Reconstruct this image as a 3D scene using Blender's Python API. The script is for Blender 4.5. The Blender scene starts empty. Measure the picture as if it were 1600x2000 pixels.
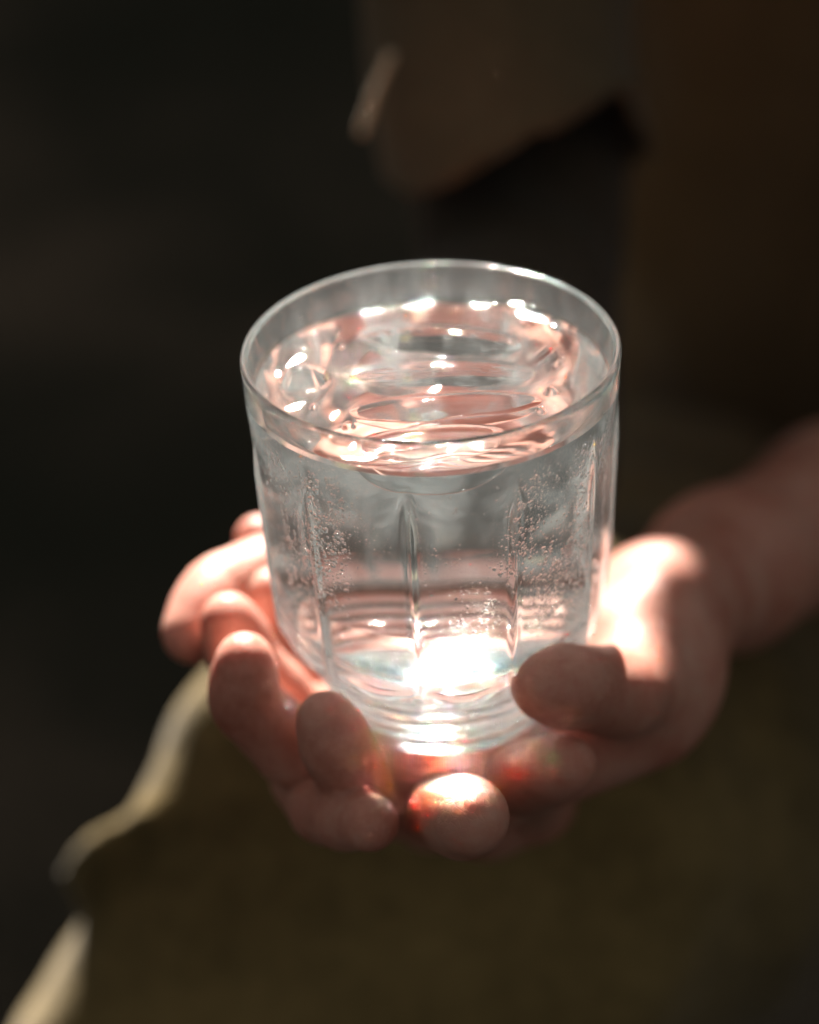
import bpy, bmesh, math, random
import numpy as np
from mathutils import Vector, Matrix

# ------------------------------------------------------------------ camera, world, sun, exposure
scene = bpy.context.scene
COL = scene.collection
PITCH = math.radians(32.6)
FPX = 4444.0                                     # focal length in pixels of the 1600 x 2000 photograph
FWD = Vector((0, math.cos(PITCH), -math.sin(PITCH)))
UPV = Vector((0, math.sin(PITCH), math.cos(PITCH)))
RGT = Vector((1, 0, 0))
GLASS_H = 0.0942
CAM = Vector((0, 0, GLASS_H)) - (0.0083 * RGT + 0.0369 * UPV + 0.5 * FWD)

cam_data = bpy.data.cameras.new('camera')
cam = bpy.data.objects.new('camera', cam_data)
COL.objects.link(cam)
cam.location = CAM
cam.rotation_euler = (math.pi / 2 - PITCH, 0, 0)
cam_data.sensor_fit = 'VERTICAL'
cam_data.sensor_height = 36.0
cam_data.lens = 36.0 * FPX / 2000.0
cam_data.clip_start = 0.01
cam_data.clip_end = 200.0
cam_data.dof.use_dof = True
cam_data.dof.focus_distance = 0.486
cam_data.dof.aperture_fstop = 4.0
cam_data.dof.aperture_blades = 0
scene.camera = cam

world = bpy.data.worlds.new('World')
scene.world = world
world.use_nodes = True
SUN_DIR = Vector((-0.06, 0.79, 0.61)).normalized()      # towards the sun
wn = world.node_tree
bg = wn.nodes['Background']
bg.inputs['Color'].default_value = (0.92, 0.90, 0.82, 1)      # dim even light of a shaded place
bg.inputs['Strength'].default_value = 0.050

sun_data = bpy.data.lights.new('sun', 'SUN')
sun_data.energy = 5.0
sun_data.angle = math.radians(1.5)
sun_data.color = (1.0, 0.93, 0.84)
sun = bpy.data.objects.new('sun', sun_data)
COL.objects.link(sun)
sun.location = SUN_DIR * 3
sun.rotation_euler = SUN_DIR.to_track_quat('Z', 'Y').to_euler()

scene.view_settings.view_transform = 'Standard'
scene.view_settings.look = 'None'
scene.view_settings.exposure = 1.72
scene.view_settings.gamma = 1.0
scene.view_settings.use_curve_mapping = False
scene.render.engine = 'CYCLES'
cy = scene.cycles
cy.max_bounces = 24
cy.transmission_bounces = 20
cy.glossy_bounces = 8
cy.diffuse_bounces = 4
cy.transparent_max_bounces = 24
cy.caustics_refractive = True
cy.caustics_reflective = True
cy.blur_glossy = 0.0
cy.sample_clamp_indirect = 0.0
cy.use_denoising = True
cy.use_guiding = True
cy.use_surface_guiding = True

def P(u, v, y):
    """photo pixel (1600 x 2000) and a world depth y -> world point"""
    d = FWD + RGT * ((u - 800.0) / FPX) + UPV * ((1000.0 - v) / FPX)
    t = (y - CAM.y) / d.y
    return CAM + d * t

# ------------------------------------------------------------------ helpers
def tag(o, label=None, cat=None, group=None, kind=None):
    if label: o['label'] = label
    if cat: o['category'] = cat
    if group: o['group'] = group
    if kind: o['kind'] = kind
    return o

def link(name, me, mat=None, parent=None, smooth=True):
    if smooth:
        me.polygons.foreach_set('use_smooth', [True] * len(me.polygons))
    o = bpy.data.objects.new(name, me)
    COL.objects.link(o)
    if mat:
        for m in (mat if isinstance(mat, (list, tuple)) else [mat]):
            me.materials.append(m)
    if parent: o.parent = parent
    return o

def mesh_from(name, V, F):
    me = bpy.data.meshes.new(name)
    V = np.asarray(V, np.float32)
    F = np.asarray(F, np.int32)
    n, k = F.shape
    me.vertices.add(len(V)); me.vertices.foreach_set('co', V.ravel())
    me.loops.add(n * k); me.loops.foreach_set('vertex_index', F.ravel())
    me.polygons.add(n)
    me.polygons.foreach_set('loop_start', np.arange(0, n * k, k, dtype=np.int32))
    me.update(calc_edges=True)
    me.validate()
    return me

class Mat:
    def __init__(self, name):
        self.m = bpy.data.materials.new(name); self.m.use_nodes = True
        self.t = self.m.node_tree
        self.out = self.t.nodes['Material Output']
        self.p = self.t.nodes['Principled BSDF']
    def n(self, kind, **kw):
        nd = self.t.nodes.new(kind)
        for k, v in kw.items():
            if k in nd.inputs: nd.inputs[k].default_value = v
            else: setattr(nd, k, v)
        return nd
    def l(self, a, b): self.t.links.new(a, b)
    def obj(self): return self.n('ShaderNodeTexCoord').outputs['Object']
    def noise(self, scale, detail=3, rough=0.55, vec=None):
        nd = self.n('ShaderNodeTexNoise'); nd.inputs['Scale'].default_value = scale
        nd.inputs['Detail'].default_value = detail; nd.inputs['Roughness'].default_value = rough
        if vec is not None: self.l(vec, nd.inputs['Vector'])
        return nd.outputs['Fac']
    def ramp(self, fac, stops):
        r = self.n('ShaderNodeValToRGB')
        el = r.color_ramp.elements
        while len(el) < len(stops): el.new(0.5)
        for e, (pos, c) in zip(el, stops):
            e.position = pos; e.color = (c, c, c, 1) if isinstance(c, (int, float)) else (*c, 1)
        self.l(fac, r.inputs['Fac'])
        return r.outputs['Color']
    def bump(self, h, strength, dist, normal=None):
        b = self.n('ShaderNodeBump'); b.inputs['Strength'].default_value = strength
        b.inputs['Distance'].default_value = dist
        self.l(h, b.inputs['Height'])
        if normal is not None: self.l(normal, b.inputs['Normal'])
        return b.outputs['Normal']
    def math(self, op, a, b=None):
        nd = self.n('ShaderNodeMath', operation=op)
        for i, x in enumerate((a, b)):
            if x is None: continue
            if isinstance(x, (int, float)): nd.inputs[i].default_value = x
            else: self.l(x, nd.inputs[i])
        return nd.outputs[0]

# ---- signed distance modelling
def smin(a, b, k):
    h = np.clip(0.5 + 0.5 * (b - a) / k, 0, 1)
    return b + (a - b) * h - k * h * (1 - h)

class Grid:
    def __init__(self, lo, hi, h):
        self.h = h
        self.lo = np.array(lo, float)
        self.n = np.ceil((np.array(hi, float) - self.lo) / h).astype(int) + 1
        self.ax = [self.lo[i] + h * np.arange(self.n[i]) for i in range(3)]
    def block(self, lo, hi):
        a = np.clip(np.floor((np.array(lo) - self.lo) / self.h).astype(int), 0, self.n)
        b = np.clip(np.ceil((np.array(hi) - self.lo) / self.h).astype(int) + 1, 0, self.n)
        return tuple(slice(a[i], b[i]) for i in range(3))
    def xyz(self, s):
        return (self.ax[0][s[0]][:, None, None], self.ax[1][s[1]][None, :, None], self.ax[2][s[2]][None, None, :])
    def empty(self): return np.full(self.n, 0.06)

def d_cone(X, a, b, ra, rb):
    a = np.array(a, float); b = np.array(b, float); ba = b - a
    L2 = ba.dot(ba) + 1e-12
    px, py, pz = X[0] - a[0], X[1] - a[1], X[2] - a[2]
    t = np.clip((px * ba[0] + py * ba[1] + pz * ba[2]) / L2, 0, 1)
    return np.sqrt((px - t * ba[0]) ** 2 + (py - t * ba[1]) ** 2 + (pz - t * ba[2]) ** 2) - (ra + (rb - ra) * t)

def d_ell(X, c, r, rot):
    """ellipsoid, rot = Matrix whose columns are the axes"""
    px, py, pz = X[0] - c[0], X[1] - c[1], X[2] - c[2]
    q = [px * rot[0][i] + py * rot[1][i] + pz * rot[2][i] for i in range(3)]
    k0 = np.sqrt(sum((q[i] / r[i]) ** 2 for i in range(3)))
    k1 = np.sqrt(sum((q[i] / r[i] ** 2) ** 2 for i in range(3))) + 1e-9
    return k0 * (k0 - 1.0) / k1

def chain_into(F, G, pts, rad, k, m=0.012):
    for (a, b, ra, rb) in zip(pts[:-1], pts[1:], rad[:-1], rad[1:]):
        lo = np.minimum(a, b) - max(ra, rb) - m; hi = np.maximum(a, b) + max(ra, rb) + m
        s = G.block(lo, hi)
        F[s] = smin(F[s], d_cone(G.xyz(s), a, b, ra, rb), k)

def nets(F, G):
    S = F < 0
    nx, ny, nz = G.n
    acc = np.zeros((nx - 1, ny - 1, nz - 1, 3), np.float32)
    cnt = np.zeros((nx - 1, ny - 1, nz - 1), np.float32)
    cs = [(i, j, k) for i in (0, 1) for j in (0, 1) for k in (0, 1)]
    def sub(A, c): return A[c[0]:c[0] + nx - 1, c[1]:c[1] + ny - 1, c[2]:c[2] + nz - 1]
    n_in = sum(sub(S, c).astype(np.int8) for c in cs)
    act = np.argwhere((n_in > 0) & (n_in < 8))
    acc = np.zeros((len(act), 3)); cnt = np.zeros(len(act))
    val = {c: F[act[:, 0] + c[0], act[:, 1] + c[1], act[:, 2] + c[2]] for c in cs}
    for c in cs:
        for ax in range(3):
            if c[ax]: continue
            d = list(c); d[ax] = 1; d = tuple(d)
            a, b = val[c], val[d]
            m = (a < 0) != (b < 0)
            t = np.where(m, a / np.where(m, a - b, 1), 0)
            p = np.tile(np.array(c, float), (len(act), 1)); p[:, ax] += t
            acc += p * m[:, None]; cnt += m
    V = G.lo + (act + acc / cnt[:, None]) * G.h
    idx = np.full((nx - 1, ny - 1, nz - 1), -1, np.int32)
    idx[act[:, 0], act[:, 1], act[:, 2]] = np.arange(len(act))
    Q = []
    for ax in range(3):
        u, v = (ax + 1) % 3, (ax + 2) % 3
        sl0 = [slice(None)] * 3; sl1 = [slice(None)] * 3
        sl0[ax] = slice(0, -1); sl1[ax] = slice(1, None)
        A, B = S[tuple(sl0)], S[tuple(sl1)]
        for flip, M in ((False, A & ~B), (True, ~A & B)):
            e = np.argwhere(M)
            e = e[(e[:, u] > 0) & (e[:, v] > 0) & (e[:, u] < G.n[u] - 1) & (e[:, v] < G.n[v] - 1)]
            if not len(e): continue
            def at(du, dv):
                q = e.copy(); q[:, u] += du; q[:, v] += dv
                return idx[q[:, 0], q[:, 1], q[:, 2]]
            q = np.stack([at(-1, -1), at(0, -1), at(0, 0), at(-1, 0)], 1)
            Q.append(q[:, ::-1] if flip else q)
    return V, np.concatenate(Q)

def relax(V, Q, it=2, lam=0.5):
    E = np.concatenate([Q[:, [0, 1]], Q[:, [1, 2]], Q[:, [2, 3]], Q[:, [3, 0]]])
    E = np.concatenate([E, E[:, ::-1]])
    n = len(V)
    c = np.bincount(E[:, 0], minlength=n).astype(float)
    for _ in range(it):
        A = np.stack([np.bincount(E[:, 0], V[E[:, 1], i], n) for i in range(3)], 1) / np.maximum(c, 1)[:, None]
        V = V + lam * (A - V)
    return V

# ------------------------------------------------------------------ materials
def cloth_mat(name, c0, c1, weave=900.0):
    M = Mat(name); o = M.obj()
    n1 = M.noise(9, 4, 0.6, o); n2 = M.noise(140, 3, 0.6, o)
    mixf = M.math('ADD', M.math('MULTIPLY', n1, 0.7), M.math('MULTIPLY', n2, 0.3))
    M.l(M.ramp(mixf, [(0.3, c0), (0.7, c1)]), M.p.inputs['Base Color'])
    M.p.inputs['Roughness'].default_value = 0.9
    M.p.inputs['Specular IOR Level'].default_value = 0.15
    M.p.inputs['Sheen Weight'].default_value = 0.15
    w = M.n('ShaderNodeTexVoronoi'); w.inputs['Scale'].default_value = weave; M.l(o, w.inputs['Vector'])
    b = M.bump(w.outputs['Distance'], 0.4, 0.0006)
    b = M.bump(M.noise(45, 4, 0.6, o), 0.5, 0.004, b)
    M.l(b, M.p.inputs['Normal'])
    return M.m

def skin_mat():
    M = Mat('skin'); o = M.obj()
    n1 = M.noise(55, 4, 0.6, o); n2 = M.noise(420, 3, 0.6, o)
    f = M.math('ADD', M.math('MULTIPLY', n1, 0.75), M.math('MULTIPLY', n2, 0.25))
    M.l(M.ramp(f, [(0.32, (0.56, 0.19, 0.135)), (0.5, (0.71, 0.325, 0.25)), (0.70, (0.80, 0.46, 0.37))]), M.p.inputs['Base Color'])
    M.p.inputs['Roughness'].default_value = 0.48
    M.p.inputs['Subsurface Weight'].default_value = 0.38
    M.p.inputs['Subsurface Radius'].default_value = (1.0, 0.30, 0.16)
    M.p.inputs['Subsurface Scale'].default_value = 0.008
    v = M.n('ShaderNodeTexVoronoi', feature='DISTANCE_TO_EDGE'); v.inputs['Scale'].default_value = 620
    M.l(o, v.inputs['Vector'])
    b = M.bump(M.ramp(v.outputs['Distance'], [(0.0, 0.0), (0.12, 1.0)]), 0.16, 0.0004)
    b = M.bump(M.noise(120, 4, 0.6, o), 0.16, 0.002, b)
    M.l(b, M.p.inputs['Normal'])
    return M.m

def nail_mat():
    M = Mat('fingernail')
    M.l(M.ramp(M.noise(300, 2, 0.5, M.obj()), [(0.3, (0.62, 0.38, 0.33)), (0.7, (0.70, 0.47, 0.41))]), M.p.inputs['Base Color'])
    M.p.inputs['Roughness'].default_value = 0.3
    return M.m

def ground_mat():
    M = Mat('ground'); o = M.obj()
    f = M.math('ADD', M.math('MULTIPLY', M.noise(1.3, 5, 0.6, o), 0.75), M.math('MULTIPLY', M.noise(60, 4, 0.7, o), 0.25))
    M.l(M.ramp(f, [(0.3, (0.0010, 0.0014, 0.0011)), (0.5, (0.0026, 0.0025, 0.0020)), (0.7, (0.011, 0.0085, 0.0065))]), M.p.inputs['Base Color'])  # near-black tones: the ground's shade is put into its colour
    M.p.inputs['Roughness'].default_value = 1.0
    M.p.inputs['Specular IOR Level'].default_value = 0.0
    M.l(M.bump(M.noise(80, 5, 0.7, o), 0.6, 0.01), M.p.inputs['Normal'])
    return M.m

def glass_mat(name, ior, wet_outside=False):
    M = Mat(name)
    M.t.nodes.remove(M.p)
    g = M.n('ShaderNodeBsdfGlass'); g.inputs['IOR'].default_value = ior
    g.inputs['Color'].default_value = (0.955, 0.985, 0.988, 1)
    g.inputs['Roughness'].default_value = 0.0
    M.l(g.outputs[0], M.out.inputs['Surface'])
    if wet_outside:                                   # condensation: patches of fine mist and beads on the outer wall, plus painted haze
        o = M.obj()
        sep = M.n('ShaderNodeSeparateXYZ'); M.l(o, sep.inputs[0])
        mp = M.n('ShaderNodeMapping'); mp.inputs['Scale'].default_value = (1, 1, 0.28); M.l(o, mp.inputs['Vector'])
        z10 = M.math('MULTIPLY', sep.outputs['Z'], 10.0)
        patch = M.ramp(M.noise(46, 6, 0.72, mp.outputs[0]), [(0.43, 0.0), (0.60, 1.0)])
        zz = M.ramp(z10, [(0.25, 0.0), (0.45, 1.0), (0.80, 1.0), (0.87, 0.15)])
        mask = M.math('MULTIPLY', patch, zz)
        nv = M.n('ShaderNodeTexNoise'); nv.inputs['Scale'].default_value = 160
        sc = M.n('ShaderNodeVectorMath', operation='SCALE'); sc.inputs['Scale'].default_value = 0.0015
        wv = M.n('ShaderNodeVectorMath', operation='ADD')
        M.l(o, nv.inputs['Vector']); M.l(nv.outputs['Color'], sc.inputs[0]); M.l(o, wv.inputs[0]); M.l(sc.outputs[0], wv.inputs[1])
        def beads(scale, lo):
            v = M.n('ShaderNodeTexVoronoi'); v.inputs['Scale'].default_value = scale
            M.l(wv.outputs[0], v.inputs['Vector'])
            cs = M.n('ShaderNodeSeparateColor'); M.l(v.outputs['Color'], cs.inputs[0])
            rad = M.math('MULTIPLY', M.math('MAXIMUM', M.math('SUBTRACT', M.math('MULTIPLY', cs.outputs[0], M.math('ADD', M.math('MULTIPLY', mask, 1.3), lo)), 0.16), 0.001), 0.62)
            q = M.math('DIVIDE', v.outputs['Distance'], rad)
            return M.math('MULTIPLY', M.math('SQRT', M.math('MAXIMUM', M.math('SUBTRACT', 1.0, M.math('MULTIPLY', q, q)), 0.0)), rad)
        b1 = M.bump(beads(700, 0.02), 0.8, 0.0009)
        b2 = M.bump(beads(1300, 0.16), 0.9, 0.0006, b1)
        M.l(b2, g.inputs['Normal'])
        M.l(M.math('MULTIPLY', mask, 0.06), g.inputs['Roughness'])
        # mist between the beads, plus white added for haze and the base's glow
        mist_glow = M.n('ShaderNodeBsdfTranslucent'); mist_glow.inputs['Color'].default_value = (0.95, 0.95, 0.95, 1)
        dif = M.n('ShaderNodeBsdfDiffuse'); dif.inputs['Color'].default_value = (0.95, 0.95, 0.95, 1)
        fd = M.n('ShaderNodeMixShader'); fd.inputs[0].default_value = 0.3; M.l(mist_glow.outputs[0], fd.inputs[1]); M.l(dif.outputs[0], fd.inputs[2])
        glow_band = M.ramp(z10, [(0.0, 0.19), (0.22, 0.20), (0.31, 0.026), (0.80, 0.028), (0.86, 0.11), (0.94, 0.05)])  # whitest low down, standing in for the bright glow of the base
        fine = M.math('MULTIPLY', M.noise(230, 4, 0.7, mp.outputs[0]), 1.6)
        fac = M.math('ADD', M.math('MULTIPLY', glow_band, fine), M.math('MULTIPLY', M.math('MULTIPLY', mask, fine), 0.11))
        mx = M.n('ShaderNodeMixShader'); M.l(fac, mx.inputs[0]); M.l(g.outputs[0], mx.inputs[1]); M.l(fd.outputs[0], mx.inputs[2])
        M.l(mx.outputs[0], M.out.inputs['Surface'])
    return M.m

MAT_SKIN = skin_mat(); MAT_NAIL = nail_mat()
MAT_JACKET = cloth_mat('brown_cotton', (0.080, 0.057, 0.032), (0.160, 0.118, 0.070))
MAT_TROUSER = cloth_mat('olive_cotton', (0.045, 0.034, 0.014), (0.32, 0.23, 0.095))
MAT_ARM_SHADE = cloth_mat('arm_shade_cotton', (0.036, 0.027, 0.018), (0.070, 0.052, 0.036))  # dark colour carries the shade on the right forearm
MAT_LIT_EDGE = cloth_mat('sunlit_edge_cotton', (0.55, 0.44, 0.30), (0.72, 0.60, 0.44))  # pale colour carries the sun on the cuff edge
G_DRY = glass_mat('clear_glass', 1.5, True)
G_IN = glass_mat('clear_glass_inside', 1.5)
G_WET = glass_mat('clear_glass_against_water', 1.5 / 1.333)

# ------------------------------------------------------------------ ground
bm = bmesh.new()
bmesh.ops.create_grid(bm, x_segments=40, y_segments=40, size=40)
me = bpy.data.meshes.new('ground'); bm.to_mesh(me); bm.free()
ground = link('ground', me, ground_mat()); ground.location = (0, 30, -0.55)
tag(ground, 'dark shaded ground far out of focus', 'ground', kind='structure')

# ------------------------------------------------------------------ the person: hands, forearms, body
person = bpy.data.objects.new('person', None); COL.objects.link(person)
person.location = (0.18, 0.42, -0.55)
tag(person, 'seated person in olive brown clothes cupping a glass in both hands', 'person')
bpy.context.view_layer.update()
INV = Matrix.Translation(-Vector(person.location))

def V3(p): return np.array([p[0], p[1], p[2]])
def px(u, v, y): return V3(P(u, v, y))

# every finger: root inside the palm, knuckles, tip (metres, from photo direction and depth)
LEFT = dict(
    thumb=([(0.054, 0.008, -0.003), px(1205, 1352, -0.018), px(1120, 1342, -0.031), px(1062, 1336, -0.034)], [0.0125, 0.0105, 0.0092, 0.0076]),
    index=([(0.010, -0.016, -0.014), px(575, 1462, -0.020), px(478, 1372, -0.021), px(478, 1290, -0.020)], [0.0095, 0.0090, 0.0078, 0.0068]),
    middle=([(0.006, -0.001, -0.014), px(590, 1410, 0.002), px(478, 1290, 0.001), px(448, 1212, 0.002)], [0.0095, 0.0092, 0.0080, 0.0070]),
    ring=([(0.006, 0.014, -0.014), px(600, 1330, 0.020), px(525, 1235, 0.021), px(530, 1160, 0.022)], [0.0092, 0.0088, 0.0078, 0.0068]),
    pinky=([(0.010, 0.028, -0.012), px(620, 1200, 0.042), px(545, 1110, 0.043), px(505, 1052, 0.044)], [0.0085, 0.0078, 0.0070, 0.0062]),
)
RIGHT = dict(
    thumb=([(-0.020, 0.050, -0.030), px(520, 1130, 0.034), px(430, 1160, 0.024), px(378, 1236, 0.012)], [0.0125, 0.0105, 0.0092, 0.0080]),
    index=([(-0.004, 0.006, -0.044), px(712, 1552, -0.024), px(668, 1478, -0.037), px(636, 1406, -0.035)], [0.0090, 0.0086, 0.0078, 0.0068]),
    middle=([(-0.004, 0.020, -0.046), px(606, 1518, -0.010), px(632, 1580, -0.032), px(722, 1606, -0.050)], [0.0095, 0.0092, 0.0078, 0.0068]),
    ring=([(0.012, 0.010, -0.052), px(850, 1585, -0.022), px(892, 1596, -0.044), px(920, 1596, -0.060)], [0.0092, 0.0090, 0.0088, 0.0086]),
    pinky=([(0.024, 0.010, -0.044), px(1020, 1520, -0.026), px(1070, 1505, -0.034), px(1112, 1494, -0.040)], [0.0090, 0.0082, 0.0072, 0.0064]),
)

def finger_pts(pts, rad):
    """joints a little thicker than the shafts between them, rounded fleshy tip"""
    P_, R_ = [V3(pts[0])], [rad[0]]
    for i in range(1, len(pts)):
        a, b = V3(pts[i - 1]), V3(pts[i])
        P_.append((a + b) / 2); R_.append((rad[i - 1] + rad[i]) / 2 * (0.955 if i < len(pts) - 1 else 1.03))
        P_.append(b); R_.append(rad[i])
    return P_, R_

def build_hand(fingers, palm, arm, lo, hi, h=0.0013):
    G = Grid(lo, hi, h)
    F = G.empty()
    for pts, rad, k in palm: chain_into(F, G, [V3(p) for p in pts], rad, k, 0.02)
    chain_into(F, G, [V3(p) for p in arm[0]], arm[1], 0.012, 0.03)
    FF = G.empty()
    for nm, (pts, rad) in fingers.items():
        p, r = finger_pts(pts, rad)
        lo_ = np.min(p, 0) - 0.03; hi_ = np.max(p, 0) + 0.03
        s = G.block(lo_, hi_)
        X = G.xyz(s)
        f = np.full(FF[s].shape, 0.06)
        for a, b, ra, rb in zip(p[:-1], p[1:], r[:-1], r[1:]):
            f = smin(f, d_cone(X, a, b, ra, rb), 0.0035)
        FF[s] = smin(FF[s], f, 0.0009)
    F = smin(F, FF, 0.008)
    V, Q = nets(F, G)
    V = relax(V, Q, 3, 0.5)
    me = mesh_from('tmp', V, Q)
    nrm = np.zeros(len(V) * 3); me.vertices.foreach_get('normal', nrm); nrm = nrm.reshape(-1, 3)
    bpy.data.meshes.remove(me)
    dep = np.zeros(len(V))
    for k_, (nm, (pts, rad)) in enumerate(fingers.items()):         # skin folds across the joints
        for q in range(2 if nm == 'thumb' else 1, len(pts) - 1):
            c = V3(pts[q]); d = V3(pts[q + 1]) - V3(pts[q - 1]); d /= np.linalg.norm(d)
            rel = V - c; ax = rel @ d; dist = np.linalg.norm(rel, axis=1)
            m = dist < rad[q] * 1.5
            wav = 0.0006 * np.sin(rel @ np.array([700., 500., 600.]) + k_)
            for off, a_ in ((-0.0022, 0.00035), (0.0004, 0.0006), (0.0030, 0.0003)):
                dep += np.where(m, a_ * np.exp(-((ax - off + wav) / 0.0010) ** 2), 0)
    return V - nrm * dep[:, None], Q

lhand = build_hand(LEFT,
    [([(0.050, 0.000, -0.008), (0.012, -0.014, -0.017)], [0.0135, 0.0125], 0.010),
     ([(0.054, 0.016, -0.005), (0.008, 0.006, -0.017)], [0.0165, 0.0125], 0.010),
     ([(0.053, 0.032, -0.006), (0.012, 0.028, -0.016)], [0.0155, 0.0115], 0.010),
     ([px(1225, 1255, 0.012), px(1280, 1225, 0.020)], [0.0135, 0.0150], 0.008)],
    ([px(1295, 1190, 0.040), px(1420, 1112, 0.082), px(1640, 1000, 0.155), px(1950, 880, 0.24)], [0.0185, 0.0205, 0.0255, 0.034]),
    (-0.085, -0.075, -0.075), (0.34, 0.30, 0.14))
rhand = build_hand(RIGHT,
    [([(0.000, 0.060, -0.040), (0.000, 0.010, -0.044)], [0.0150, 0.0110], 0.010),
     ([(0.018, 0.062, -0.042), (0.022, 0.014, -0.046)], [0.0150, 0.0110], 0.010),
     ([(-0.012, 0.062, -0.036), (-0.006, 0.030, -0.042)], [0.0150, 0.0110], 0.010)],
    ([(0.006, 0.075, -0.034), (0.016, 0.110, -0.010), px(1000, 570, 0.19), px(1010, 250, 0.255)], [0.0215, 0.0215, 0.026, 0.030]),
    (-0.085, -0.075, -0.085), (0.16, 0.34, 0.16))
# upper arms, trunk, bowed head
G = Grid((-0.15, 0.10, -0.45), (0.60, 0.75, 0.66), 0.010)
F = G.empty()
chain_into(F, G, [px(1010, 250, 0.255), V3((0.004, 0.32, 0.142)), V3((0.06, 0.43, 0.20))], [0.030, 0.032, 0.045], 0.02, 0.06)
chain_into(F, G, [px(1950, 880, 0.24), (0.36, 0.43, 0.22)], [0.037, 0.048], 0.02, 0.06)
chain_into(F, G, [V3((0.10, 0.47, 0.21)), V3((0.34, 0.47, 0.21))], [0.055, 0.055], 0.03, 0.06)
chain_into(F, G, [V3((0.21, 0.48, 0.20)), V3((0.25, 0.46, -0.25))], [0.10, 0.11], 0.03, 0.06)
chain_into(F, G, [V3((0.19, 0.45, 0.22)), V3((0.135, 0.375, 0.27))], [0.055, 0.05], 0.03, 0.06)
HEAD = V3((0.106, 0.335, 0.285))  # out of view, placed so that it shades the left wrist
s_ = G.block(HEAD - 0.16, HEAD + 0.16); X_ = G.xyz(s_)
hr = Matrix.Rotation(math.radians(-38), 3, 'X')
hd = d_ell(X_, HEAD, (0.073, 0.090, 0.110), hr)
face = lambda x, y, z: HEAD + V3(hr @ Vector((x, y, z)))
hd = smin(hd, d_cone(X_, face(0, -0.045, -0.085), face(0, -0.055, -0.098), 0.034, 0.026), 0.03)     # jaw and chin
hd = smin(hd, d_cone(X_, face(0, -0.088, -0.005), face(0, -0.106, -0.035), 0.009, 0.013), 0.014)    # nose
hd = smin(hd, d_cone(X_, face(-0.018, -0.084, -0.066), face(0.018, -0.084, -0.066), 0.008, 0.008), 0.012)   # lips
for sx in (-1, 1):
    hd = smin(hd, d_cone(X_, face(sx * 0.074, 0.0, 0.012), face(sx * 0.076, 0.004, -0.035), 0.012, 0.008), 0.008)   # ears
    hd = smin(hd, d_cone(X_, face(sx * 0.014, -0.084, 0.022), face(sx * 0.050, -0.070, 0.020), 0.010, 0.009), 0.012)   # brow
F[s_] = smin(F[s_], hd, 0.025)
trunk = nets(F, G)
VV, QQ, off = [], [], 0
for V, Q in (lhand, rhand, trunk):
    VV.append(V); QQ.append(Q + off); off += len(V)
body = link('body', mesh_from('body', np.concatenate(VV), np.concatenate(QQ)), MAT_SKIN, person)
body.matrix_parent_inverse = INV
# hair cap, ruffled strands over the crown, back and sides of the head
G = Grid(HEAD - 0.17, HEAD + 0.17, 0.006)
X_ = G.xyz((slice(None),) * 3)
F = d_ell(X_, HEAD + V3(hr @ Vector((0, 0.012, 0.014))), (0.088, 0.100, 0.116), hr)
fx, fy, fz = [X_[0] - HEAD[0], X_[1] - HEAD[1], X_[2] - HEAD[2]]
lx = fx * hr[0][0] + fy * hr[1][0] + fz * hr[2][0]; ly = fx * hr[0][1] + fy * hr[1][1] + fz * hr[2][1]; lz = fx * hr[0][2] + fy * hr[1][2] + fz * hr[2][2]
F = np.maximum(F, -np.maximum(-np.maximum(ly + 0.035, 0.0) + 0.0, -(np.maximum(ly + 0.03, lz - 0.045))) * 1.0)
F = F + 0.0025 * np.sin(lx * 260 + 3 * np.sin(ly * 40)) * np.cos(lz * 30)
hv, hq = nets(np.maximum(F, -0.2), G)
MH = Mat('dark_brown_hair'); MH.l(MH.ramp(MH.noise(150, 3, 0.6, MH.obj()), [(0.3, (0.010, 0.007, 0.005)), (0.7, (0.035, 0.022, 0.014))]), MH.p.inputs['Base Color'])
MH.p.inputs['Roughness'].default_value = 0.5
hair = link('hair', mesh_from('hair', relax(hv, hq, 1), hq), MH.m, person)
hair.matrix_parent_inverse = INV
tag(body, 'bare hands and forearms, fingertips glowing pink in sunlight')

# fingernails: a small curved plate on the back of each fingertip
def nail(a, b, r, back):
    a, b = Vector(a), Vector(b)
    d = (b - a).normalized(); back = Vector(back); back = (back - back.dot(d) * d).normalized(); s = d.cross(back)
    Vn, Fn = [], []
    nu, nv = 9, 7
    for j in range(nv):
        for i in range(nu):
            t = (i / (nu - 1) - 0.5) * 1.7
            w = 1.0 - 0.28 * (abs(j / (nv - 1) - 0.45) * 2) ** 3
            c = b + d * (-0.0085 + 0.0090 * j / (nv - 1))
            rr = r * (0.965 - 0.10 * max(0, j / (nv - 1) - 0.5) ** 1.5)
            Vn.append(c + back * (math.cos(t * w) * rr) + s * (math.sin(t * w) * rr))
    for j in range(nv - 1):
        for i in range(nu - 1):
            Fn.append((j * nu + i, j * nu + i + 1, (j + 1) * nu + i + 1, (j + 1) * nu + i))
    o = link('fingernail', mesh_from('fingernail', [tuple(v) for v in Vn], Fn), MAT_NAIL, body)
    sm = o.modifiers.new('thickness', 'SOLIDIFY'); sm.thickness = 0.0006; sm.offset = 0
    return o
for hand, ctr in ((LEFT, Vector((0.0, 0.0, 0.03))), (RIGHT, Vector((0.01, 0.0, -0.02)))):
    for nm, (pts, rad) in hand.items():
        a, b = Vector(pts[-2]), Vector(pts[-1])
        nail(a, b, rad[-1], Vector((0.7, 0.7, 0.0)) if (hand is LEFT and nm == 'index') else Vector((0, 0.5, -1.0)))

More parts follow.
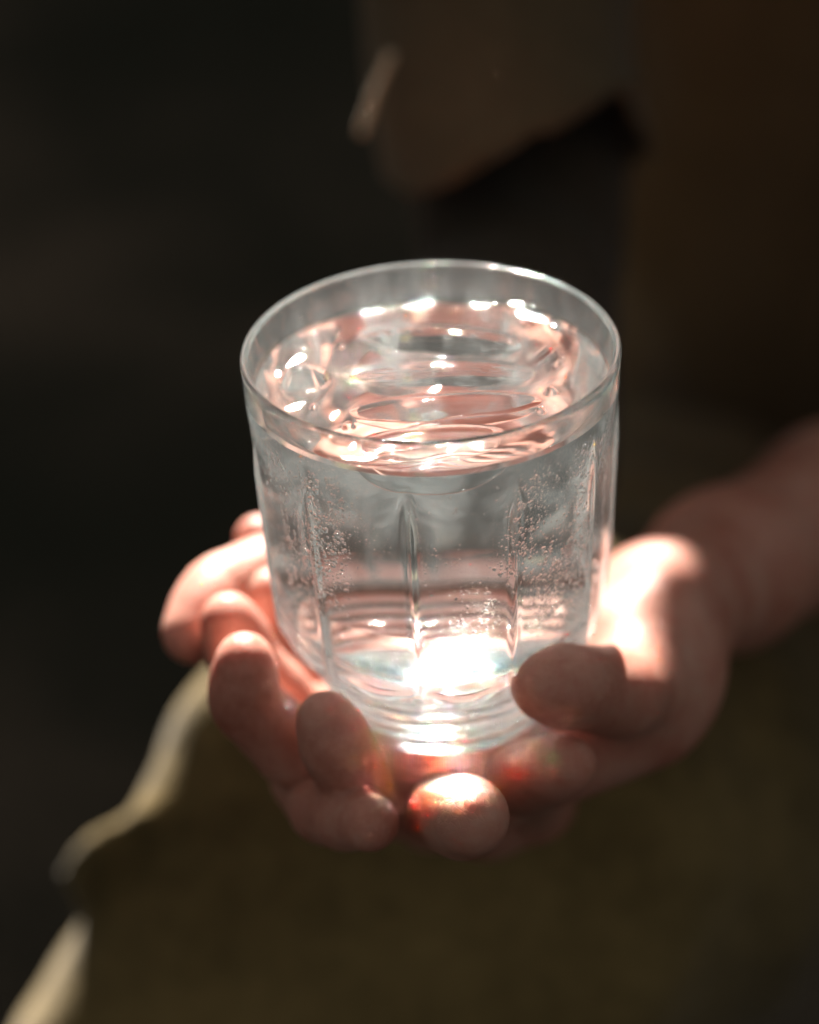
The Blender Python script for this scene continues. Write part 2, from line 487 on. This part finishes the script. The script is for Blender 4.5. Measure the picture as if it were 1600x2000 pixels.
# ------------------------------------------------------------------ clothes
rng = np.random.default_rng(4)
def vnoise(Pn, freq, seed):
    """smooth value noise of points, -1..1"""
    r = np.random.default_rng(seed); T = r.uniform(-1, 1, (32, 32, 32))
    q = Pn * freq + 100.0
    i = np.floor(q).astype(int); f = q - i; f = f * f * (3 - 2 * f)
    out = 0
    for dx in (0, 1):
        for dy in (0, 1):
            for dz in (0, 1):
                w = (f[:, 0] if dx else 1 - f[:, 0]) * (f[:, 1] if dy else 1 - f[:, 1]) * (f[:, 2] if dz else 1 - f[:, 2])
                out = out + w * T[(i[:, 0] + dx) % 32, (i[:, 1] + dy) % 32, (i[:, 2] + dz) % 32]
    return out

# trousers: near leg below the hands, far thigh and lap
G = Grid((-0.24, -0.14, -0.56), (0.52, 0.60, 0.06), 0.005)
F = G.empty()
chain_into(F, G, [px(1150, 1560, 0.16), px(800, 1690, 0.085), px(485, 2180, 0.070), px(240, 3000, 0.06)], [0.085, 0.079, 0.075, 0.066], 0.03, 0.05)
chain_into(F, G, [V3((0.14, 0.45, -0.27)), px(1120, 1560, 0.16)], [0.10, 0.085], 0.03, 0.05)
chain_into(F, G, [V3((0.36, 0.45, -0.27)), V3((0.34, 0.10, -0.20)), V3((0.33, 0.06, -0.54))], [0.10, 0.085, 0.07], 0.03, 0.05)
chain_into(F, G, [V3((0.14, 0.47, -0.28)), V3((0.36, 0.47, -0.28))], [0.12, 0.12], 0.03, 0.05)
npl = V3(Vector((-0.10, -0.86, 0.50)).normalized())
s_ = G.block((-0.24, -0.14, -0.56), (0.10, 0.60, 0.06)); X_ = G.xyz(s_)
c_ = px(640, 1940, 0.078) + npl * 0.042
pl = (X_[0] - c_[0]) * npl[0] + (X_[1] - c_[1]) * npl[1] + (X_[2] - c_[2]) * npl[2]
F[s_] = -smin(-F[s_], -pl, 0.020)                        # cloth pulled flat over the front of the leg
chain_into(F, G, [px(275, 1585, 0.078), px(195, 1655, 0.078), px(162, 1712, 0.078), px(190, 1790, 0.080)], [0.004, 0.0065, 0.0065, 0.003], 0.008, 0.03)
V, Q = nets(F, G)
V = relax(V, Q, 3, 0.5)
nn = vnoise(V * np.array([1.0, 1.0, 0.5]), 20, 1) * 0.0035 + vnoise(V @ np.array([[0.8, 0.2, 0.5], [0.1, 1, 0.1], [-0.3, 0.2, 0.9]]) * np.array([1.6, 1, 0.5]), 48, 2) * 0.0018
ctr = V.copy()
me = mesh_from('trousers', V, Q)
nrm = np.zeros(len(V) * 3); me.vertices.foreach_get('normal', nrm); nrm = nrm.reshape(-1, 3)
me.vertices.foreach_set('co', (V + nrm * nn[:, None]).astype(np.float32).ravel()); me.update()
trousers = link('trousers', me, MAT_TROUSER, person)
trousers.matrix_parent_inverse = INV

# jacket trunk and hanging sleeves
def loft(name, path, rads, mat, parent, seg=72, sub=10, amp=0.006, seed=1, thick=0.0016, wave=0.0):
    pts = [Vector(p) for p in path]; n = (len(pts) - 1) * sub + 1
    def cat(vals, t):
        i = min(int(t), len(vals) - 2); f = t - i
        p0, p1, p2, p3 = vals[max(i - 1, 0)], vals[i], vals[i + 1], vals[min(i + 2, len(vals) - 1)]
        return 0.5 * ((2 * p1) + (p2 - p0) * f + (2 * p0 - 5 * p1 + 4 * p2 - p3) * f * f + (3 * p1 - p0 - 3 * p2 + p3) * f ** 3)
    Vn, ref = [], Vector((0, 1, 0.3)).normalized()
    for k in range(n):
        t = k / sub
        c = cat(pts, min(t, len(pts) - 1.0001)); d = (cat(pts, min(t + .02, len(pts) - 1.0001)) - cat(pts, max(t - .02, 0))).normalized()
        s = d.cross(ref).normalized(); w = s.cross(d)
        ra = cat([r[0] for r in rads], min(t, len(pts) - 1.0001)); rb = cat([r[1] for r in rads], min(t, len(pts) - 1.0001))
        for j in range(seg):
            a = 2 * math.pi * j / seg
            sag = wave * max(0.0, 1 - k / 12) * (math.sin(2 * a + 0.6) + 0.6 * math.sin(3 * a + 2.0) - 0.8 * math.cos(a))
            Vn.append(tuple(c + s * (math.cos(a) * ra) + w * (math.sin(a) * rb) + d * sag))
    Vn = np.array(Vn)
    Fn = [(k * seg + j, k * seg + (j + 1) % seg, (k + 1) * seg + (j + 1) % seg, (k + 1) * seg + j) for k in range(n - 1) for j in range(seg)]
    me = mesh_from(name, Vn, Fn)
    nrm = np.zeros(len(Vn) * 3); me.vertices.foreach_get('normal', nrm); nrm = nrm.reshape(-1, 3)
    dsp = vnoise(Vn, 14, seed) * amp + vnoise(Vn * np.array([1.0, 1.0, 0.45]), 38, seed + 1) * amp * 0.4
    me.vertices.foreach_set('co', (Vn + nrm * dsp[:, None]).astype(np.float32).ravel()); me.update()
    o = link(name, me, mat, parent)
    sm = o.modifiers.new('thickness', 'SOLIDIFY'); sm.thickness = thick; sm.offset = 0
    return o

jacket = loft('jacket', [(0.25, 0.50, -0.34), (0.25, 0.49, -0.18), (0.24, 0.50, -0.03), (0.22, 0.49, 0.10), (0.21, 0.475, 0.215), (0.185, 0.45, 0.275)],
              [(0.18, 0.155), (0.178, 0.155), (0.182, 0.15), (0.186, 0.14), (0.15, 0.11), (0.075, 0.075)], MAT_JACKET, person, 120, 16, 0.014, 11, 0.002)
jacket.matrix_parent_inverse = INV
tag(jacket, 'brown cotton jacket in shade')
hem = Vector((0.026, 0.2140, 0.043))
sl = loft('sleeve', [hem, (0.021, 0.243, 0.086), (0.024, 0.315, 0.140), (0.058, 0.42, 0.225), (0.14, 0.46, 0.19)],
          [(0.0455, 0.048), (0.043, 0.047), (0.040, 0.046), (0.058, 0.054), (0.03, 0.03)], MAT_JACKET, jacket, 96, 16, 0.010, 21, 0.003, 0.006)
under = loft('arm_shade_sleeve', [(0.011, 0.096, -0.022), (0.018, 0.118, -0.006), px(1000, 570, 0.19), px(1010, 250, 0.255)],
             [(0.0290, 0.0285), (0.029, 0.028), (0.035, 0.033), (0.037, 0.036)], MAT_ARM_SHADE, person, 60, 14, 0.006, 41, 0.0014)  # dark cover added where the forearm lies in shade
under.matrix_parent_inverse = INV
tag(under, 'added dark sleeve in place of shade on the forearm')
sl = loft('sleeve', [px(1920, 890, 0.23), px(2000, 720, 0.27), px(1980, 320, 0.37), (0.35, 0.43, 0.225)],
          [(0.052, 0.046), (0.054, 0.05), (0.058, 0.055), (0.06, 0.06)], MAT_JACKET, jacket, 72, 12, 0.006, 31, 0.003)

# added strip for the sunlit cuff edge, sun put into its pale colour
a, b = P(768, 106, 0.196), P(708, 262, 0.196)
d = (b - a).normalized(); side = d.cross(Vector((-0.1, 0.1, 1))).normalized(); nrm_ = side.cross(d)
Vn, Fn = [], []
for i in range(13):
    t = i / 12
    c = a.lerp(b, t) + nrm_ * (0.0006 * math.sin(t * math.pi))
    hw = 0.0016 * (1 - 0.25 * max(0, t - 0.8) / 0.2)
    for j in range(5): Vn.append(tuple(c + side * (hw * (j / 2 - 1)) + nrm_ * (0.0006 * (1 - (j / 2 - 1) ** 2))))
for i in range(12):
    for j in range(4): Fn.append((i * 5 + j, i * 5 + j + 1, i * 5 + j + 6, i * 5 + j + 5))
tab = link('sunlit_cuff_edge', mesh_from('sunlit_cuff_edge', Vn, Fn), MAT_LIT_EDGE, jacket)
sm = tab.modifiers.new('thickness', 'SOLIDIFY'); sm.thickness = 0.002; sm.offset = 0
tag(tab, 'added pale strip for the sunlit cuff edge of the brown sleeve')

# ------------------------------------------------------------------ drinking glass
NP = 11                                             # moulded panels round the wall
SEG = NP * 32
TILT = Matrix.Rotation(math.radians(-2.3), 4, 'Y')
WATER_Z = 0.0850
def lerp(tab, z):
    for (z0, r0), (z1, r1) in zip(tab[:-1], tab[1:]):
        if z <= z1: 
            f = (z - z0) / (z1 - z0); f = f * f * (3 - 2 * f) if False else f
            return r0 + (r1 - r0) * f
    return tab[-1][1]
outer = [(0.0000, 0.0252), (0.0008, 0.0267), (0.0018, 0.0272), (0.0034, 0.0275), (0.0039, 0.0274), (0.0041, 0.0269), (0.0042, 0.0261), (0.0047, 0.0261),
         (0.0054, 0.0280), (0.0074, 0.0289), (0.0079, 0.0287), (0.0081, 0.0282), (0.0082, 0.0274), (0.0087, 0.0274),
         (0.0094, 0.0295), (0.0114, 0.0304), (0.0119, 0.0302), (0.0121, 0.0297), (0.0122, 0.0289), (0.0127, 0.0289),
         (0.0134, 0.0309), (0.0154, 0.0318), (0.0159, 0.0316), (0.0161, 0.0311), (0.0162, 0.0303), (0.0167, 0.0303),
         (0.0174, 0.0322), (0.0190, 0.0330), (0.0199, 0.0336), (0.0212, 0.0356), (0.0232, 0.0373),
         (0.0260, 0.0384), (0.0300, 0.0390), (0.0420, 0.0398), (0.0700, 0.0410), (0.0800, 0.0413), (0.0925, 0.0419)]
inner = [(0.0245, 0.0), (0.0246, 0.0110), (0.0250, 0.0220), (0.0263, 0.0292), (0.0288, 0.0334), (0.0325, 0.0354), (0.0420, 0.0369), (0.0700, 0.0385), (WATER_Z, 0.03950), (0.0925, 0.0402)]
def sstep(a, b, x):
    t = min(max((x - a) / (b - a), 0), 1); return t * t * (3 - 2 * t)
def r_out(z, th):
    r = lerp(outer, z)
    w = sstep(0.022, 0.029, z) * (1 - sstep(0.068, 0.084, z))
    ph = (th % (2 * math.pi / NP)) - math.pi / NP
    flat = math.cos(math.pi / NP) / math.cos(ph)
    edge = abs(ph) / (math.pi / NP)
    groove = 0.0006 * math.exp(-((1 - edge) / 0.07) ** 2)      # raised rib at each panel joint
    return r * (1 + (flat - 1) * w * 0.60) + groove * w
Vg, ringinfo = [], []
zo = sorted(set([z for z, _ in outer] + list(np.linspace(0.0185, 0.0925, 70)) + list(np.linspace(0.0, 0.0185, 46))))
prof = [('o', z) for z in zo]
R0 = math.pi / 2 + 0.02
# bottom (slightly hollow underside), outer wall, rim, inner wall, inner floor
rings = []
for f in np.linspace(0, 0.985, 64): rings.append(('b', float(f)))
for z in zo: rings.append(('o', z))
for a in np.linspace(0, math.pi, 11)[1:-1]: rings.append(('r', a))
zi = sorted(set([z for z, _ in inner[1:]] + list(np.linspace(0.027, 0.0925, 50)) + list(np.linspace(0.0246, 0.029, 10))), reverse=True)
for z in zi: rings.append(('i', z))
for f in (0.75, 0.5, 0.25, 0.0): rings.append(('f', f))
TH = np.arange(SEG) * 2 * math.pi / SEG + R0
def lerp_in(z): return lerp(inner, z)
for kind, q in rings:
    for th in TH:
        if kind == 'b': r, z = 0.0252 * q, 0.0016 * (1 - q ** 2) + 0.0003 * (1 - math.cos(q * 6 * 2 * math.pi)) * (0.25 + 0.75 * q) * min(1, (1 - q) / 0.02)
        elif kind == 'o': r, z = r_out(q, th), q
        elif kind == 'r':
            rc, hw = (0.0419 + 0.0402) / 2, (0.0419 - 0.0402) / 2
            r, z = rc + hw * math.cos(q), 0.0925 + 0.0015 * math.sin(q)
        elif kind == 'i': r, z = lerp_in(q), q
        else: r, z = 0.0110 * q, 0.0245 + 0.0001 * q
        Vg.append((max(r, 1e-5) * math.cos(th), max(r, 1e-5) * math.sin(th), z))
Fg, Mi = [], []
for k in range(len(rings) - 1):
    ka, kb = rings[k], rings[k + 1]
    if kb[0] == 'f': m = 2
    elif ka[0] == 'i' and ka[1] <= WATER_Z + 1e-6: m = 2
    elif kb[0] == 'i': m = 1
    else: m = 0
    for j in range(SEG):
        j2 = (j + 1) % SEG
        Fg.append((k * SEG + j, k * SEG + j2, (k + 1) * SEG + j2, (k + 1) * SEG + j)); Mi.append(m)
me = mesh_from('drinking_glass', Vg, Fg)
glass = link('drinking_glass', me, [G_DRY, G_IN, G_WET])
me.polygons.foreach_set('material_index', Mi[:len(me.polygons)])
bm = bmesh.new(); bm.from_mesh(me); bmesh.ops.remove_doubles(bm, verts=bm.verts, dist=2e-5); bmesh.ops.recalc_face_normals(bm, faces=bm.faces); bm.to_mesh(me); bm.free()
glass.matrix_world = TILT
tag(glass, 'clear panelled tumbler of iced water resting on the cupped palms', 'glass')

# ------------------------------------------------------------------ ice and water
ICE = [  # centre, half sizes, yaw, roll : ridged clear pieces floating in a row
    ((0.002, 0.0190, 0.0000), (0.0195, 0.0066, 0.0028), -15, 0.04),
    ((0.001, 0.0035, -0.0003), (0.0220, 0.0066, 0.0026), -5, 0.04),
    ((0.003, -0.0110, -0.0005), (0.0210, 0.0062, 0.0024), 3, 0.0),
    ((0.000, -0.0245, -0.0006), (0.0155, 0.0054, 0.0022), 5, 0.0),
    ((-0.0285, 0.0030, -0.0008), (0.0062, 0.0060, 0.0042), 0, 0.0),
]
def ice_h(i, x, y):
    (cx, cy_, cz), (a, b, c), yaw, roll = ICE[i]
    t = math.radians(yaw); dx, dy = x - cx, y - cy_
    u = dx * math.cos(t) + dy * math.sin(t); v = -dx * math.sin(t) + dy * math.cos(t)
    q = np.abs(u / a) ** 2.6 + np.abs(v / b) ** 2.1
    wob = 1 + 0.05 * np.sin(u * 190 + i) + 0.015 * np.sin(u * 520 + 2 * i)
    return np.where(q < 1, WATER_Z + cz + c * wob * np.clip(1 - q, 0, None) ** 0.8 + roll * dx * 0.6, -1)

def ripple(x, y):
    r = np.hypot(x, y)
    h = 0.00022 * np.sin(190 * x + 60 * y) + 0.0002 * np.sin(-90 * x + 260 * y + 1.0) + 0.00012 * np.sin(420 * x - 330 * y)
    h = h * np.clip((0.0395 - r) / 0.006, 0, 1)
    return WATER_Z + h + 0.0012 * np.exp(-(0.0395 - r) / 0.0011)      # meniscus climbing the wall

def water_ior(name, ior, col=(0.975, 0.993, 0.996)):
    M = Mat(name); M.t.nodes.remove(M.p)
    g = M.n('ShaderNodeBsdfGlass'); g.inputs['IOR'].default_value = ior; g.inputs['Roughness'].default_value = 0.0
    g.inputs['Color'].default_value = (*col, 1)
    M.l(g.outputs[0], M.out.inputs['Surface'])
    return M
mw = water_ior('water', 1.333).m
Mx = Mat('water_against_glass'); Mx.t.nodes.remove(Mx.p)
tr = Mx.n('ShaderNodeBsdfTransparent'); Mx.l(tr.outputs[0], Mx.out.inputs['Surface'])
mi = water_ior('ice', 1.31)
mi.l(mi.bump(mi.noise(260, 3, 0.6, mi.obj()), 0.08, 0.0006), [n for n in mi.t.nodes if n.type == 'BSDF_GLASS'][0].inputs['Normal'])
mi = mi.m
mi_under = water_ior('ice_under_water', 1.31 / 1.333).m

# water: rings from wall to centre on top, then down the wall and the floor (a hair inside the glass)
EPS = 0.00002
NR, NT = 150, 288
Vw, Fw, Mw = [], [], []
tw = np.arange(NT) * 2 * math.pi / NT
rad = (lerp_in(WATER_Z) + 0.00003) * np.linspace(0, 1, NR + 1) ** 0.9
for r in rad:
    x, y = r * np.cos(tw), r * np.sin(tw)
    z = ripple(x, y)
    Vw += list(zip(x, y, z))
under = [(WATER_Z - 0.0003)] + list(np.linspace(WATER_Z - 0.004, 0.0292, 30)) + [0.0280, 0.0270, 0.0262, 0.0256, 0.0251]
for z in under:
    r = lerp_in(z) - EPS
    Vw += list(zip(r * np.cos(tw), r * np.sin(tw), np.full(NT, z)))
for r in (0.011, 1e-5): Vw += list(zip(r * np.cos(tw), r * np.sin(tw), np.full(NT, 0.0248)))
Vw = np.array(Vw)
nrings = len(Vw) // NT
ih = np.max(np.stack([ice_h(i, Vw[:, 0], Vw[:, 1]) for i in range(len(ICE))]), 0)
inside = (ih > Vw[:, 2] + 0.00005) & (np.arange(len(Vw)) < (NR + 1) * NT)
for k in range(nrings - 1):
    for j in range(NT):
        j2 = (j + 1) % NT
        f = (k * NT + j, (k + 1) * NT + j, (k + 1) * NT + j2, k * NT + j2)
        if k < NR and inside[list(f)].all(): continue          # the ice fills this spot
        Fw.append(f); Mw.append(0 if k < NR else 1)
me = mesh_from('water', Vw, Fw)
water = link('water', me, [mw, Mx.m])
me.polygons.foreach_set('material_index', Mw[:len(me.polygons)])
bm = bmesh.new(); bm.from_mesh(me); bmesh.ops.remove_doubles(bm, verts=bm.verts, dist=1.2e-5); bm.to_mesh(me); bm.free()
water.matrix_world = TILT
tag(water, 'clear rippled water filling the tumbler almost to its rim', 'water')

ICE_LABEL = ['tilted clear ice piece standing highest out of the water at the back wall',
             'long clear ice bar across the middle of the water with a bright edge',
             'long clear ice bar between the middle bar and the small front sliver',
             'small clear ice sliver beside the front wall of the glass',
             'round clear ice bead floating apart from the long ice bars']
for i, ((cx, cy_, cz), (a, b, c), yaw, roll) in enumerate(ICE):
    NU, NVV = 96, 36
    Vi, Fi, Mm = [], [], []
    t = math.radians(yaw)
    for k in range(NVV + 1):
        s = (k / NVV) ** 0.7
        s = 1 - (1 - k / NVV) ** 1.0 if False else math.sin(k / NVV * math.pi / 2)
        s = min(s, 0.99999)
        for j in range(NU):
            th = 2 * math.pi * j / NU
            ct, st = math.cos(th), math.sin(th)
            # radius along this angle where q = 1
            lo_, hi_ = 0.0, 2.0
            rr = 1.0 / max((abs(ct) ** 2.6 + abs(st) ** 2.1) ** (1 / 2.4), 1e-6)
            u, v = a * ct * rr * s, b * st * rr * s
            qq = abs(u / a) ** 2.6 + abs(v / b) ** 2.1
            if qq >= 1: u *= 0.9999 / qq ** 0.36; v *= 0.9999 / qq ** 0.36
            x = cx + u * math.cos(t) - v * math.sin(t); y = cy_ + u * math.sin(t) + v * math.cos(t)
            z = float(ice_h(i, np.array([x]), np.array([y]))[0])
            if z < 0: z = WATER_Z + cz + roll * (x - cx) * 0.6
            Vi.append((x, y, z))
    topn = len(Vi)
    for k in range(NVV - 1, -1, -1):                # smooth belly under the water
        for j in range(NU):
            x, y, z = Vi[k * NU + j]
            s = math.sin(k / NVV * math.pi / 2)
            Vi.append((x, y, WATER_Z + cz + roll * (x - cx) * 0.6 - 0.0095 * math.sqrt(max(0, 1 - s ** 2.5))))
    nk = len(Vi) // NU
    for k in range(nk - 1):
        for j in range(NU):
            j2 = (j + 1) % NU
            Fi.append((k * NU + j, (k + 1) * NU + j, (k + 1) * NU + j2, k * NU + j2)); Mm.append(0 if k < NVV else 1)
    me = mesh_from('ice_piece', Vi, Fi)
    o = link('ice_piece', me, [mi, mi_under]); me.polygons.foreach_set('material_index', Mm[:len(me.polygons)])
    bm = bmesh.new(); bm.from_mesh(me); bmesh.ops.remove_doubles(bm, verts=bm.verts, dist=1e-5); bmesh.ops.recalc_face_normals(bm, faces=bm.faces); bm.to_mesh(me); bm.free()
    o.matrix_world = TILT
    tag(o, ICE_LABEL[i], 'ice')

# air bubbles riding on the water, each a thin dome with a flared foot
mb = water_ior('bubble_film', 1.333).m
prof_b = [(1.30, 0.0), (1.10, 0.10), (1.02, 0.28), (0.98, 0.50), (0.86, 0.74), (0.64, 0.94), (0.34, 1.06), (0.0, 1.10)]
NB = 20
Vb = [(r * math.cos(2 * math.pi * j / NB), r * math.sin(2 * math.pi * j / NB), z) for r, z in prof_b for j in range(NB)]
Fb = [(k * NB + j, k * NB + (j + 1) % NB, (k + 1) * NB + (j + 1) % NB, (k + 1) * NB + j) for k in range(len(prof_b) - 1) for j in range(NB)]
meb = mesh_from('air_bubble', Vb, Fb); meb.materials.append(mb); meb.polygons.foreach_set('use_smooth', [True] * len(meb.polygons))
for (x, y, r) in [(-0.018, -0.019, 0.0013), (-0.0255, -0.0105, 0.0010), (0.026, -0.007, 0.0014), (0.0235, -0.0155, 0.0011), (0.0285, 0.006, 0.0010), (-0.021, 0.017, 0.0012), (0.0215, 0.0185, 0.0009), (-0.024, 0.0195, 0.0008)]:
    o = bpy.data.objects.new('air_bubble', meb); COL.objects.link(o)
    o.matrix_world = TILT @ Matrix.Translation((x, y, float(ripple(np.array([x]), np.array([y]))[0]) - 0.00005)) @ Matrix.Scale(r, 4)
    tag(o, 'tiny clear air bubble dome riding on the water beside the ice bars', 'bubble', 'air bubbles on the water')
